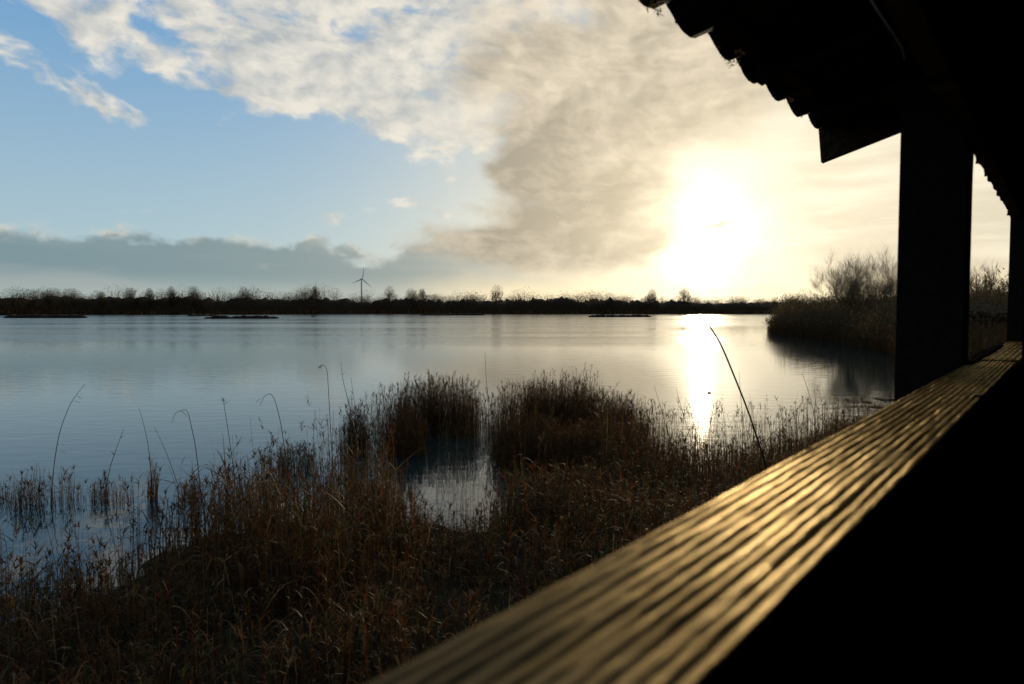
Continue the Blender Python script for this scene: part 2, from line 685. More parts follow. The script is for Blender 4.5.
# low islands in the lake
def island(px0, px1, py, lab, lumps=3, thick=1.0, depth=5.0):
    a, b = ray(px0, py), ray(px1, py)
    Y = 2.5 / (-a.z / a.y)
    P0, P1 = at(px0, py, Y), at(px1, py, Y)
    L = P1.x - P0.x
    n = 46
    V, Qs = [], []
    sd = random.random() * 50
    prof = [(-.5, -.25), (-.42, .55), (-.15, 1.0), (.2, .95), (.44, .5), (.5, -.25)]
    for k in range(n + 1):
        s = k / n
        end = min(1, min(s, 1 - s) * 12) ** .5
        nz = mnoise.noise(Vector((s * lumps * 4, sd, 0)))
        nz2 = mnoise.noise(Vector((s * lumps * 17, sd, 4)))
        hh = 1.7 * thick * end * (.75 + .45 * nz + .35 * nz2)
        for (q, zz) in prof:
            V.append((P0.x + L * s, Y + q * depth * (.3 + .7 * end) + nz * depth * .3, zz * hh if zz > 0 else -.3))
    m6 = len(prof)
    for k in range(n):
        for q in range(m6 - 1):
            a0 = k * m6 + q
            Qs.append((a0, a0 + m6, a0 + m6 + 1, a0 + 1))
    c0 = Vector((P0.x + L / 2, Y, 0))
    V = np.array(V) - np.array(c0)
    ob = link('island', mesh_np('island', V, Qs, smooth=False), M['mud'])
    ob.location = c0
    return tag(ob, lab, kind='structure')


island(5, 87, 317.9, 'long straight dark island at the left edge of the lake', 3, .75, 5)
island(188, 219, 315.9, 'short thin mud island just before the far shore', 2, .5, 6)
island(204, 279, 318.5, 'ragged mud island left of the wind turbine', 6, .55, 4)
island(420, 485, 315.2, 'thin mud island near the centre of the far shore', 4, .6, 8)
island(588, 652, 317.0, 'lumpy mud island left of the sun glitter', 8, .6, 5)

# ------------------------------------------------------------------ the bird hide
# local frame: x along the ledge (d), y outwards over the lake (n), z up from eye level
TH = math.atan2(1067 - 512, F)
hide = empty('bird_hide', (0, 0, CAMZ), 'dark timber bird hide framing the lake, its tiled roof above', 'building', rz=math.pi / 2 - TH)
ZL = -0.17
S0, S1 = 0.125, 0.250
TEND = 4.62
UNDER = -1.25


def grooved(name, t0, t1, s0, s1, ztop, thick, m, ridges, amp, seed, nseg):
    """a decking board with rounded ridges along its length, weathered"""
    K = ridges * 8 + 1
    bm = bmesh.new()
    rows = []
    for i in range(nseg + 1):
        f = i / nseg
        t = t0 + (t1 - t0) * f
        row = []
        for k in range(K):
            u = k / (K - 1)
            s = s0 + (s1 - s0) * u
            ph = u * ridges
            rk = min(ridges - 1, int(ph))
            z = amp * 1.25 * (1 + .4 * mnoise.noise(Vector((t * 1.3, rk * 4.7, seed)))) * (abs(math.sin(math.pi * ph)) ** .7 - 1) + .0012 * mnoise.noise(Vector((t * .9, rk * 9.1, seed)))
            q = mnoise.noise(Vector((t * 3, s * 60, seed))) * .0006 + mnoise.noise(Vector((t * 16, s * 120, seed + 5))) * .0009 + mnoise.noise(Vector((t * 45, s * 300, seed + 8))) * .0004
            e = min(u, 1 - u)
            rnd = -.004 * max(0, 1 - e / .035) ** 2
            wobble = .0012 * mnoise.noise(Vector((t * 1.7, seed, k * .02)))
            row.append(bm.verts.new((t, s + wobble + (.0016 * mnoise.noise(Vector((t * 9, seed + 9, 0))) if e == 0 else 0), ztop + z + q + rnd)))
        row.append(bm.verts.new((t, s1, ztop - thick)))
        row.append(bm.verts.new((t, s0, ztop - thick)))
        rows.append(row)
    nn = len(rows[0])
    for a, b in zip(rows[:-1], rows[1:]):
        for k in range(nn):
            bm.faces.new((a[k], b[k], b[(k + 1) % nn], a[(k + 1) % nn]))
    bm.faces.new(rows[0]); bm.faces.new(rows[-1][::-1])
    ob = finish(bm, name, m, hide, smooth=False)
    for p in ob.data.polygons:
        p.use_smooth = len(p.vertices) == 4
    return ob


led = grooved('window_ledge', -1.6, 2.86, S0, S1, ZL, .032, M['ledge'], 11, .0015, 1.0, 620)
led['label'] = 'ridged golden brown decking board used as a ledge'
led2 = grooved('window_ledge', 2.868, TEND, S0 - .01, S1 - .006, ZL + .004, .032, M['ledge'], 7, .0012, 7.0, 160)
led2['label'] = 'smoother paler ledge board beyond the post'


def dark_mark(t, s, zt):  # dark disc standing for a knot or gap in the board
    bm = bmesh.new()
    bmesh.ops.create_cone(bm, cap_ends=True, segments=12, radius1=.0095, radius2=.0085, depth=.005)
    for v in bm.verts:
        v.co += Vector((t, s, zt))
    return finish(bm, 'dark_mark', M['mark'], hide)


for px_, py_ in ((978, 396), (1013, 361)):
    r_ = ray(px_, py_); Yd = -ZL / -r_.z * r_.y
    Xd = r_.x / r_.y * Yd
    t = Xd * math.sin(TH) + Yd * math.cos(TH); s = -Xd * math.cos(TH) + Yd * math.sin(TH)
    dark_mark(t, s, ZL + .001 if t < 2.86 else ZL + .004)
# weathered splinter of wood lying along the ledge's outer edge beyond the post
bm = bmesh.new()
n = 26
rows = []
for i in range(n + 1):
    f = i / n
    t = 2.62 + 1.75 * f
    hw = .024 * (math.sin(math.pi * min(1, f * 1.1 + .03)) ** .5 if f < .9 else (1 - f) * 6) + .003
    hh = .009 * math.sin(math.pi * (f * .94 + .03)) + .003 * mnoise.noise(Vector((f * 20, 3, 0)))
    s = S1 - .004 + .012 * mnoise.noise(Vector((f * 6, 0, 1)))
    rows.append([bm.verts.new((t, s + q * hw, ZL + .004 + hh * z)) for q, z in ((-1, 0), (-.6, .9), (.1, 1.1), (.8, .7), (1, 0), (0, -.1))])
for a, b in zip(rows[:-1], rows[1:]):
    for k in range(6):
        bm.faces.new((a[k], b[k], b[(k + 1) % 6], a[(k + 1) % 6]))
bm.faces.new(rows[0]); bm.faces.new(rows[-1][::-1])
sp = finish(bm, 'driftwood', M['grey_wood'], None)
sp.location = hide.location; sp.rotation_euler = hide.rotation_euler
tag(sp, 'grey weathered strip of wood lying on the ledge beyond the thick post', 'driftwood')


# thick post outside the ledge: silhouettes at bearings of px 893/903 and 965/975
def rel(px): return TH - math.atan((px - 512) / F)


a_, b_ = math.tan(rel(897)), math.tan(rel(969.5))
# (S1+w)/t0 = a_ ; S1/(t0+w) = b_
tp = S1 / b_
W_ = (a_ * tp - S1) / (1 + a_)
t0p = tp - W_
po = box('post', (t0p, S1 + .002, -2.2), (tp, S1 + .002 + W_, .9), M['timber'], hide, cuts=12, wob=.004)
po['label'] = 'thick dark timber post in front of the willow'
# far corner post
box('post', (TEND + .003, S0 - .05, -2.2), (TEND + .16, S1 + .003, 1.95), M['timber'], hide, .006)
# stud at the inner edge of the ledge
tst = (S0 - .006) / math.tan(rel(1019.5))
box('post', (tst, -.01, UNDER + .004), (tst + .1, S0 - .014, 1.2), M['timber'], hide, .004)
box('post', (-1.72, S0 - .05, -2.2), (-1.603, S1 + .07, 1.95), M['timber'], hide, .004)

# lintel with a ragged lower edge, and boarded wall above and below the opening
bm = bmesh.new()
n = 150
rows = []
for i in range(n + 1):
    t = -1.6 + (TEND + 1.6) * i / n
    rg = .011 * mnoise.noise(Vector((t * 7, 2, 0))) + .012 * max(0, mnoise.noise(Vector((t * 17, 5, 0))))
    zb = .488 - abs(rg) * 1.4
    rows.append([bm.verts.new(c) for c in ((t, .20, zb), (t, .245 + rg, zb), (t, .245, .66), (t, .20, .66))])
for a, b in zip(rows[:-1], rows[1:]):
    for k in range(4):
        bm.faces.new((a[k], b[k], b[(k + 1) % 4], a[(k + 1) % 4]))
bm.faces.new(rows[0]); bm.faces.new(rows[-1][::-1])
li = finish(bm, 'lintel', M['board'], hide)
li['label'] = 'ragged lintel over the viewing opening'
bw = .145
k = 0
wall = bmesh.new()
t = -1.6
while t < TEND - .01:
    t2 = min(t + bw, TEND)
    dd = random.uniform(-.002, .002)
    box_mesh(wall, (t + .002, .205 + dd, .663), (t2 - .002, .23 + dd, 2.0))
    t = t2
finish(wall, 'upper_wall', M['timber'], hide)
wall = bmesh.new()
for r in range(9):
    z1 = ZL - .04 - r * .13
    box_mesh(wall, (-1.6, .17 + .002 * (r % 2), z1 - .127), (TEND, .195 + .002 * (r % 2), z1))
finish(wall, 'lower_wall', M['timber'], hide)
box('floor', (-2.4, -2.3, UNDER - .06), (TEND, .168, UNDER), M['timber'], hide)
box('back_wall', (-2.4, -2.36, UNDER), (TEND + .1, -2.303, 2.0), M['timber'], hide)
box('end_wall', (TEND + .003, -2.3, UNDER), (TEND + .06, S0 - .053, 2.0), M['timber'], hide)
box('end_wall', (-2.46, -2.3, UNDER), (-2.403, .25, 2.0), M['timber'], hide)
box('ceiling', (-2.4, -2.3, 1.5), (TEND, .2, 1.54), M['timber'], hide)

# tiled canopy over the opening: eave line, pitch and verge measured from the photo
HE, SE = .803, .885
TV = 3.385
PIT = .29
NT = 10
TP = .264
roof = bmesh.new()
courses = 3
cl = .33


def tile_z(ph):
    ph = ph % 1.0
    return -.050 * math.sin(math.pi * min(1.0, ph ** 1.25 * 1.0)) ** .75


for cidx in range(courses):
    sE = SE - cidx * cl * .83
    nseg = 14
    tA = TV - 20 * TP
    tt = [TV - TP * 20 + TP * k / nseg for k in range(20 * nseg + 1)]
    rows = []
    for i, t in enumerate(tt):
        ph = (t - tA) / TP
        tile = int(min(19, math.floor(ph + 1e-6)))
        h1 = .010 * mnoise.noise(Vector((tile * 3.3, cidx * 7.1, 1)))
        o1 = .016 * mnoise.noise(Vector((tile * 5.1, cidx * 3.7, 4)))
        fine = .004 * mnoise.noise(Vector((t * 30, cidx, 2)))
        z = tile_z(ph) + h1
        row = []
        for u in (0.0, .5, 1.0):
            s = sE + o1 * (1 - u) - u * cl
            zz = HE + .020 + (SE - s) * PIT + .03 * (1 - u) + z + fine
            row.append(roof.verts.new((t, s, zz)))
        for u in (1.0, .5, 0.0):
            s = sE + o1 * (1 - u) - u * cl
            zz = HE + .020 + (SE - s) * PIT + .03 * (1 - u) + z + fine - .016
            row.append(roof.verts.new((t, s, zz)))
        rows.append(row)
    for a, b in zip(rows[:-1], rows[1:]):
        for k in range(6):
            roof.faces.new((a[k], b[k], b[(k + 1) % 6], a[(k + 1) % 6]))
    roof.faces.new(rows[0]); roof.faces.new(rows[-1][::-1])
rf = finish(roof, 'roof', M['tile'], hide, smooth=False)
rf['label'] = 'wavy mossy clay tiles along the eave'


ms = BL()
for k in range(150):
    t = random.uniform(-1.2, TV); u = random.random() ** 3 * .12
    leafclump_cloud(ms, np.array([t, SE - .008 - u, HE + .02 + tile_z((t - (TV - 20 * TP)) / TP) + random.uniform(-.004, .05)]), np.array([.022, .010, .010]) * random.uniform(.5, 1.3), 26, .012, .6)
mo = ms.build('moss', M['bramble'], rf)
mo['label'] = 'dark moss clinging to the tile edges'


def slopebox(name, t0, t1, s0, s1, zoff, thick, m, parent, sub=None):
    bm = bmesh.new()
    vs = []
    for t in (t0, t1):
        for s in (s0, s1):
            for dzz in (0, -thick):
                vs.append(bm.verts.new((t, s, HE + (SE - s) * PIT + zoff + dzz)))
    for f in ((0, 1, 3, 2), (4, 6, 7, 5), (0, 4, 5, 1), (2, 3, 7, 6), (0, 2, 6, 4), (1, 5, 7, 3)):
        bm.faces.new([vs[i] for i in f])
    return finish(bm, name, m, parent, .002)


slopebox('soffit', -2.1, TV - .05, .232, SE - .045, .012, .02, M['board'], rf)
for t in np.arange(-1.9, TV - .2, .6):
    slopebox('rafter', t, t + .05, .232, SE - .08, -.010, .09, M['timber'], rf)
slopebox('batten', -2.1, TV - .05, SE - .13, SE - .09, -.010, .022, M['board'], rf)
# barge board at the verge
bm = bmesh.new()
A0 = (SE + .012, HE - .008)
B0 = (SE - .004, HE - .150)
E_s = .232
pts = [(A0[0], A0[1] + .04), (B0[0], B0[1]), (E_s, B0[1] + (B0[0] - E_s) * PIT), (E_s, A0[1] + (A0[0] - E_s) * PIT + .09)]
v0 = [bm.verts.new((TV - .03, s, z)) for s, z in pts]
v1 = [bm.verts.new((TV + .002, s, z)) for s, z in pts]
bm.faces.new(v0); bm.faces.new(v1[::-1])
for k in range(4):
    bm.faces.new((v0[k], v1[k], v1[(k + 1) % 4], v0[(k + 1) % 4]))
bb = finish(bm, 'barge_board', M['board'], rf, .002)
# added pale strip that paints in the light caught along the lintel edge
edge_glint = BL()
wp = [at(868, -6, 1.02), at(880, 14, 1.02), at(893, 33, 1.03), at(902, 48, 1.04), at(905, 60, 1.05)]
edge_glint.tube([np.array(p) for p in wp], .0016, .0006, (.5, .5, .5), 4)
tag(edge_glint.build('lit_edge_strip', M['edge_glint'], tinted=False), 'pale strip standing for light caught on the lintel edge', 'lit_edge')

# ------------------------------------------------------------------ reeds and grasses
PAL = np.array([(.17, .065, .016), (.12, .045, .012), (.19, .11, .035), (.08, .05, .018), (.075, .085, .022), (.26, .18, .085), (.05, .030, .014)])


def tints(n, wts=(3, 3, 2, 3, 2, .4, 2)):
    wts = np.array(wts, float)
    c = PAL[rng.choice(len(PAL), n, p=wts / wts.sum())]
    return c * rng.uniform(.4, .95, (n, 1))


def reeds(bl, X, Y, H, nleaf=4, wid=.006, lean=.12, wts=(3, 3, 2, 3, 2, .4, 2), z0=None, plume=.0, leafw=.010, leafL=.45, kink=0.12):
    n = len(X)
    if n == 0: return
    Z = height(X, Y) if z0 is None else np.full(n, z0)
    Z = np.maximum(Z, -.08)
    B = np.stack([X, Y, Z], 1)
    a = rng.uniform(0, 2 * np.pi, n)
    l = np.abs(rng.normal(0, lean, n))
    Dv = np.stack([np.cos(a) * l, np.sin(a) * l, np.ones(n)], 1)
    t = tints(n, wts)
    dr = np.abs(rng.normal(0, .05, n))
    # stems with an occasional kink
    K = 5
    s = np.linspace(0, 1, K)
    bend = np.where(rng.random(n) < kink, rng.uniform(.3, .9, n), rng.uniform(0, .12, n))
    P = B[:, None, :] + Dv[:, None, :] * (H[:, None] * s)[:, :, None]
    ca = rng.uniform(0, 2 * np.pi, n)
    b2 = (bend * H)[:, None] * (s ** 3)[None, :]
    P[:, :, 0] += np.cos(ca)[:, None] * b2
    P[:, :, 1] += np.sin(ca)[:, None] * b2
    P[:, :, 2] -= b2 * .55
    Wk = (wid * rng.uniform(.7, 1.3, n))[:, None] * (1 - .6 * s)[None, :]
    bl.paths(P, Wk, t)
    # leaves
    m = n * nleaf
    if m:
        i = np.repeat(np.arange(n), nleaf)
        f = rng.uniform(.12, .97, m)
        seg = f * (K - 1)
        k0 = np.minimum(seg.astype(int), K - 2)
        fr = (seg - k0)[:, None]
        LB = P[i, k0] * (1 - fr) + P[i, k0 + 1] * fr
        la = rng.uniform(0, 2 * np.pi, m)
        up = rng.uniform(.5, 1.6, m)
        LD = np.stack([np.cos(la), np.sin(la), up], 1)
        LD /= np.linalg.norm(LD, axis=1)[:, None]
        LL = H[i] * leafL * rng.uniform(.35, 1.1, m)
        bl.arcs(LB, LD, LL, rng.uniform(.15, 1.1, m), leafw * rng.uniform(.5, 1.2, m), t[i] * rng.uniform(.8, 1.2, (m, 1)), K=4, taper=.1)
    if plume > 0:
        sel = np.where(rng.random(n) < plume)[0]
        q = 9
        i = np.repeat(sel, q)
        mm = len(i)
        if mm:
            top = P[i, -1] - (P[i, -1] - P[i, -2]) * rng.uniform(0, .5, mm)[:, None]
            la = rng.uniform(0, 2 * np.pi, mm)
            LD = np.stack([np.cos(la) * .5, np.sin(la) * .5, np.ones(mm)], 1)
            bl.arcs(top, LD, rng.uniform(.05, .12, mm), rng.uniform(.2, .8, mm), np.full(mm, .008), t[i] * .9, K=3, taper=.3)


def scatter(n, x0, x1, y0, y1, keep):
    X = rng.uniform(x0, x1, n); Y = rng.uniform(y0, y1, n)
    k = keep(X, Y)
    k = rng.random(n) < k
    return X[k], Y[k]


def pxo(X, Y): return 512 + F * X / Y


def lump(X, Y, f=1.1, s=0.0):
    return .5 + .5 * wav(X * f + s, Y * f * 1.3 + s)


SH = NEAR[3:16]


def shoreY(X): return np.interp(X, SH[:, 0], SH[:, 1])


# main foreground stand
fg = BL()


def k_main(X, Y):
    p = pxo(X, Y); d = shoreY(X) - Y
    base = np.clip((d + .9) / 1.0, 0, 1)
    gap = 1 - .95 * np.exp(-((p - 452) / 50) ** 4) * (d < .55 + .5 * wav(X * 3, Y * 3))
    left = np.interp(p, [-100, 120, 165], [.95, .9, 1.0])
    return base * gap * left * (.15 + .85 * lump(X, Y, 1.5, 2)) * (.45 + .55 * lump(X, Y, 4.1, 3))


X, Y = scatter(88000, -7, 7.5, 3.3, 15, k_main)
p = pxo(X, Y)
tall = np.interp(p, [-200, 60, 150, 210, 260, 330, 400, 450, 520, 620, 700, 800, 900], [.50, .58, .62, .84, .86, .74, .52, .42, .66, .56, .42, .36, .34])
H = tall * rng.uniform(.5, 1.1, len(X)) * (.72 + .45 * lump(X, Y, 1.5, 2)) * np.where(rng.random(len(X)) < .04, 1.4, 1.0) * np.interp(Y, [3.4, 5, 6.5, 15], [.5, .62, 1.0, 1.0])
reeds(fg, X, Y, H, nleaf=4, wid=.009, lean=.11, leafw=.014, leafL=.40, kink=.12, plume=.15, wts=(4, 3, 2.5, 2, 2, 1.0, 2))
tag(fg.build('marsh_grass', M['reed']), 'dense brown sedge and dead reed covering the near bank', 'grass', kind='stuff')

# low tangled straw in front
lo = BL()
X, Y = scatter(70000, -7, 5, 3.1, 9, lambda X, Y: np.clip((shoreY(X) - Y + .3) / 1.0, 0, 1) * (.3 + .7 * lump(X, Y, 2, 5)))
n = len(X)
Z = np.maximum(height(X, Y), 0)
a = rng.uniform(0, 2 * np.pi, n)
Dv = np.stack([np.cos(a), np.sin(a), rng.uniform(.25, 1.6, n)], 1)
Dv /= np.linalg.norm(Dv, axis=1)[:, None]
lo.arcs(np.stack([X, Y, Z], 1), Dv, rng.uniform(.15, .5, n), rng.uniform(.3, 1.2, n), rng.uniform(.004, .010, n), tints(n, (1.5, 2, 1.0, 3, 5, .5, 4)) * .65, K=5)
tag(lo.build('low_grass', M['reed']), 'low tangled olive and straw grass at the foot of the hide', 'grass', kind='stuff')

# right-hand strip of thin reeds against the glitter
st = BL()


def k_strip(X, Y):
    p = pxo(X, Y)
    return ((p > 600) & (p < 900)).astype(float) * np.clip((shoreY(X) + 2.4 - Y) / 2.6, 0, 1) * np.clip((Y - shoreY(X) + 1.6), 0, 1) * (.25 + .75 * lump(X, Y, 2.2, 1))


X, Y = scatter(9000, 1, 9, 8.5, 17, k_strip)
p = pxo(X, Y)
H = np.interp(p, [600, 640, 700, 780, 860], [1.05, .95, .85, .75, .6]) * rng.uniform(.35, 1.3, len(X))
reeds(st, X, Y, H, nleaf=3, wid=.007, lean=.10, leafw=.009, leafL=.25, plume=.25, kink=.1)
tag(st.build('reed_fringe', M['reed']), 'thin dead reeds fringing the bank beside the ledge', 'reeds', kind='stuff')


def clump(name, px, py, rx, ry, n, h, lab, nleaf=5, plume=.1, lean=.12, wid=.006, leafw=.009, dome=.35, leafL=.35, wts=(3, 3, 1, 3, 1, .2, 3), kink=.12):
    r = ray(px, py)
    Y0 = CAMZ / (-r.z / r.y)
    c0 = at(px, py, Y0)
    a = rng.uniform(0, 2 * np.pi, n); q = np.sqrt(rng.random(n))
    edge_n = 1 + .22 * np.sin(3 * a + px) + .13 * np.sin(7 * a + py)
    X = c0.x + rx * q * np.cos(a) * edge_n
    Yv = c0.y + ry * q * np.sin(a) * edge_n
    e = empty(name, (c0.x, c0.y, 0), lab, 'reeds', 'reed clumps standing in the water')
    H = h * (1 - dome * q ** 2) * rng.uniform(.5, 1.15, n) * (.75 + .35 * lump(X, Yv, 2.3, px))
    hf = n // 8
    b = BL(); reeds(b, X[hf:], Yv[hf:], H[hf:], nleaf=0, wid=wid, lean=lean, z0=-.05, plume=plume, wts=wts, kink=kink)
    b.build('stems', M['reed'], e, origin=(c0.x, c0.y, 0))
    b = BL(); reeds(b, X, Yv, H * .93, nleaf=nleaf, wid=wid * .6, lean=lean, z0=-.05, leafw=leafw, leafL=leafL, wts=wts, kink=kink)
    b.build('leaf_blades', M['reed'], e, origin=(c0.x, c0.y, 0))
    return e


clump('reed_clump', 437, 430, 1.12, 1.0, 1900, 1.26, 'tall dark bushy reed clump left of the water gap', plume=.4, lean=.13, kink=.05, leafL=.22)
clump('reed_clump', 556, 428, 1.30, 1.0, 2200, 1.28, 'tall dark reed clump right of the water gap', plume=.4, lean=.13, kink=.05, leafL=.22)
clump('reed_clump', 610, 440, .9, .8, 1200, .98, 'sloping reed clump where the tall patch meets the thin fringe', plume=.3, lean=.09, kink=.05, leafL=.22)
clump('reed_clump', 600, 470, 1.0, .8, 1500, .95, 'dark reed clump between the right patch and the brown sedge', plume=.3, lean=.1, kink=.08, leafL=.25)
clump('reed_clump', 535, 462, .8, .7, 1100, .92, 'ragged reed clump in front of the right dark patch', plume=.3, lean=.1, kink=.1, leafL=.25)
clump('reed_clump', 400, 452, .5, .6, 500, 1.0, 'ragged reed clump in front of the left dark patch', plume=.3, lean=.12, kink=.15, leafL=.25)
clump('reed_clump', 355, 452, .24, .5, 260, 1.05, 'narrow upright reed clump left of the two dark patches', plume=.5, lean=.07)
clump('reed_clump', 292, 470, .42, .5, 260, .62, 'low dark reed tuft behind the brown sedge', plume=.3)
clump('reed_clump', 30, 505, .20, .3, 110, .62, 'small brown tuft in open water by the left edge', nleaf=3)
clump('reed_clump', 64, 502, .22, .3, 60, .5, 'sparse low tuft right of the leftmost tuft', nleaf=3)
clump('reed_clump', 101, 500, .16, .2, 70, .45, 'small round brown tuft under a broken stem', nleaf=3)
clump('reed_clump', 122, 502, .14, .2, 34, .5, 'thin grey tuft beside the round brown tuft', nleaf=2)
clump('reed_clump', 153, 500, .06, .08, 60, .66, 'narrow upright orange tuft standing alone in water', nleaf=2, lean=.05, wts=(6, 2, 2, 1, 0, 0, 0))
clump('reed_clump', 192, 498, .16, .2, 90, .50, 'orange brown tuft at the left end of the sedge', nleaf=3, wts=(6, 2, 2, 1, 0, 0, 0))
clump('reed_clump', 4, 500, .12, .2, 30, .45, 'dark tuft cut by the left edge of the picture', nleaf=2)

# pale green-grey sedge in the wet gap
lr = BL()
X, Y = scatter(1500, -7, -2.2, 4.2, 9, lambda X, Y: ((pxo(X, Y) < 165) & (Y < shoreY(X) + 1.2)) * .5)
reeds(lr, X, Y, rng.uniform(.35, .95, len(X)), nleaf=3, wid=.006, lean=.08, leafw=.010, leafL=.3, plume=.3, kink=.2)
tag(lr.build('reed_fringe', M['reed']), 'sparse thin reeds at the lower left with water behind them', 'reeds', kind='stuff')
lt = BL()
X, Y = scatter(900, -6, 1, 3.6, 7.5, lambda X, Y: (Y < shoreY(X)) * (.3 + .7 * lump(X, Y, 3, 1)))
n = len(X)
a = rng.uniform(0, 2 * np.pi, n)
Dv = np.stack([np.cos(a), np.sin(a), rng.uniform(.2, 1.4, n)], 1); Dv /= np.linalg.norm(Dv, axis=1)[:, None]
lt.arcs(np.stack([X, Y, np.maximum(height(X, Y), 0) + rng.uniform(.05, .4, n)], 1), Dv, rng.uniform(.10, .28, n), rng.uniform(.5, 1.9, n), rng.uniform(.005, .012, n),
        np.array([(.26, .17, .08)]) * rng.uniform(.25, 1.0, (n, 1)), K=7, taper=.1)
tag(lt.build('straw_litter', M['reed']), 'curled pale straw leaves caught in the near grass', 'straw', kind='stuff')
gp = BL()
X, Y = scatter(1500, -1.6, 1.5, 8.6, 15, lambda X, Y: np.exp(-((pxo(X, Y) - 460) / 50) ** 2) * .7)
reeds(gp, X, Y, rng.uniform(.25, .6, len(X)), nleaf=2, wid=.004, lean=.15, leafw=.005, wts=(1, 0, 3, 1, 4, 3, 0))
tag(gp.build('sedge', M['reed']), 'sparse pale sedge standing in the wet gap between clumps', 'sedge', kind='stuff')

sr = BL()
X, Y = scatter(2600, -5.5, 0, 5, 13, lambda X, Y: ((pxo(X, Y) > 165) & (pxo(X, Y) < 400) & (Y > shoreY(X) - 1.2) & (Y < shoreY(X) + 2.2)) * np.interp(pxo(X, Y), [165, 260, 400], [.12, .4, .6]))
reeds(sr, X, Y, rng.uniform(.6, 1.4, len(X)) * np.interp(pxo(X, Y), [165, 300], [.8, 1.0]), nleaf=3, wid=.007, lean=.10, leafw=.008, leafL=.18, plume=.5, kink=.3)
tag(sr.build('reed_fringe', M['reed']), 'scattered thin reeds rising above the brown sedge', 'reeds', kind='stuff')


def stem(pts, Y, r, lab, leaves=3, head=False, tint=(.07, .05, .028), dpth=.25, tip=.35):
    """a single reed traced as a bent stem; y runs with it so it leans in depth too"""
    P = []
    n = len(pts)
    for i, (a, b) in enumerate(pts):
        f = 1 - i / max(1, n - 1)
        P.append(np.array(at(a, b, Y - dpth * f * f)))
    # smooth
    Q = [P[0]]
    for i in range(n - 1):
        p0, p1, p2, p3 = P[max(0, i - 1)], P[i], P[i + 1], P[min(n - 1, i + 2)]
        for t in (.25, .5, .75, 1):
            Q.append(.5 * ((2 * p1) + (-p0 + p2) * t + (2 * p0 - 5 * p1 + 4 * p2 - p3) * t * t + (-p0 + 3 * p1 - 3 * p2 + p3) * t ** 3))
    Q = Q[::-1]              # base first
    base = Q[0].copy()
    gz = max(land_z(base), 0.0) - .05
    if base[2] > gz:
        Q.insert(0, np.array([base[0], base[1], gz]))
    base = Q[0]
    e = empty('reed', base, lab, 'reed', 'single reed stems')
    b = BL(); b.tube(Q, r, r * tip, tint, 5)
    b.build('stem', M['reed'], e, origin=base)
    if leaves:
        for k in range(leaves):
            b = BL()
            q = Q[int(len(Q) * random.uniform(.35, .95)) - 1]
            sgn = random.choice((-1, 1))
            d = np.array([[sgn * random.uniform(.4, 1), random.uniform(-.4, .4), random.uniform(.2, .9)]])
            d /= np.linalg.norm(d)
            L = random.uniform(.08, .22)
            b.arcs(np.array([q]), d, np.array([L]), np.array([random.uniform(.2, 1.0)]), np.array([r * 2.4]), np.array([tint]), K=5)
            b.build('leaf', M['reed'], e, origin=base)
    if head:
        b = BL()
        m = 34
        top = np.repeat(Q[-1][None], m, 0)
        dirv = (Q[-2] - Q[-1])
        dirv = dirv / np.linalg.norm(dirv)
        top = top + dirv[None] * rng.uniform(0, .09, m)[:, None]
        dd = rng.normal(0, .5, (m, 3)); dd[:, 2] = np.abs(dd[:, 2]) * .6
        b.arcs(top, dd, rng.uniform(.03, .07, m), rng.uniform(.2, .8, m), np.full(m, .006), np.repeat([tint], m, 0), K=3)
        b.build('seed_head', M['reed'], e, origin=base)
    return e


stem([(693, 318), (699, 317), (706, 322), (714, 333), (722, 347), (735, 378), (748, 411), (760, 447), (771, 482), (784, 525), (800, 590)], 4.3, .0060,
     'tall arching reed stem bending left across the sun glitter', leaves=0, dpth=.4, tint=(.05, .035, .02), tip=.75)
stem([(85, 384), (77, 394), (70, 405), (62, 425), (57, 445), (53, 475), (51, 504)], 9.1, .006, 'curved stem with short side leaves by the left edge', 5)
stem([(124, 428), (116, 450), (110, 468), (105, 492)], 9.2, .006, 'broken leaning stem with one drooping leaf over a round tuft', 2)
stem([(172, 423), (175, 414), (180, 411), (187, 411), (191, 425), (196, 450), (201, 495)], 9.2, .006, 'hooked stem with its tip folded over to the left', 1)
stem([(223, 398), (224, 405), (228, 430), (233, 465), (238, 505)], 9.4, .006, 'upright stem with a fluffy seed head left of centre', 2, True)
stem([(260, 406), (264, 397), (270, 394), (275, 401), (281, 425), (286, 460)], 9.8, .006, 'arched stem with its tip curled over the sedge', 2)
stem([(319, 368), (323, 365), (327, 371), (329, 400), (331, 437), (333, 470)], 10, .006, 'tall hooked stem with a small nodding head', 2, True)
stem([(341, 362), (343, 380), (350, 408), (356, 440)], 10.5, .006, 'tall leaning stem beside the narrow upright clump', 3)
stem([(351, 378), (354, 400), (359, 425), (362, 450)], 11, .006, 'tall straight stem above the narrow upright clump', 4)
stem([(139, 408), (143, 422), (148, 445), (152, 480)], 9.3, .005, 'slender grey stem rising behind the narrow orange tuft', 1)
stem([(154, 427), (163, 445), (171, 465), (178, 485)], 9.0, .005, 'slender stem leaning left beside the orange tuft', 1)
stem([(485, 352), (486, 375), (488, 400), (489, 430)], 14.5, .007, 'single stem standing above the left dark clump', 0)
stem([(654, 385), (660, 405), (667, 430), (672, 450)], 12, .006, 'left of two thin stems leaning over the glitter edge', 1)
stem([(676, 388), (682, 410), (690, 437), (695, 455)], 12, .006, 'right of two thin stems leaning over the glitter edge', 1)
stem([(739, 372), (741, 400), (744, 430), (746, 460)], 8, .004, 'thin upright stem close behind the big arching reed', 0)
stem([(802, 373), (808, 390), (814, 415), (816, 440)], 10, .005, 'thin bent stem over the pale water near the post', 1)
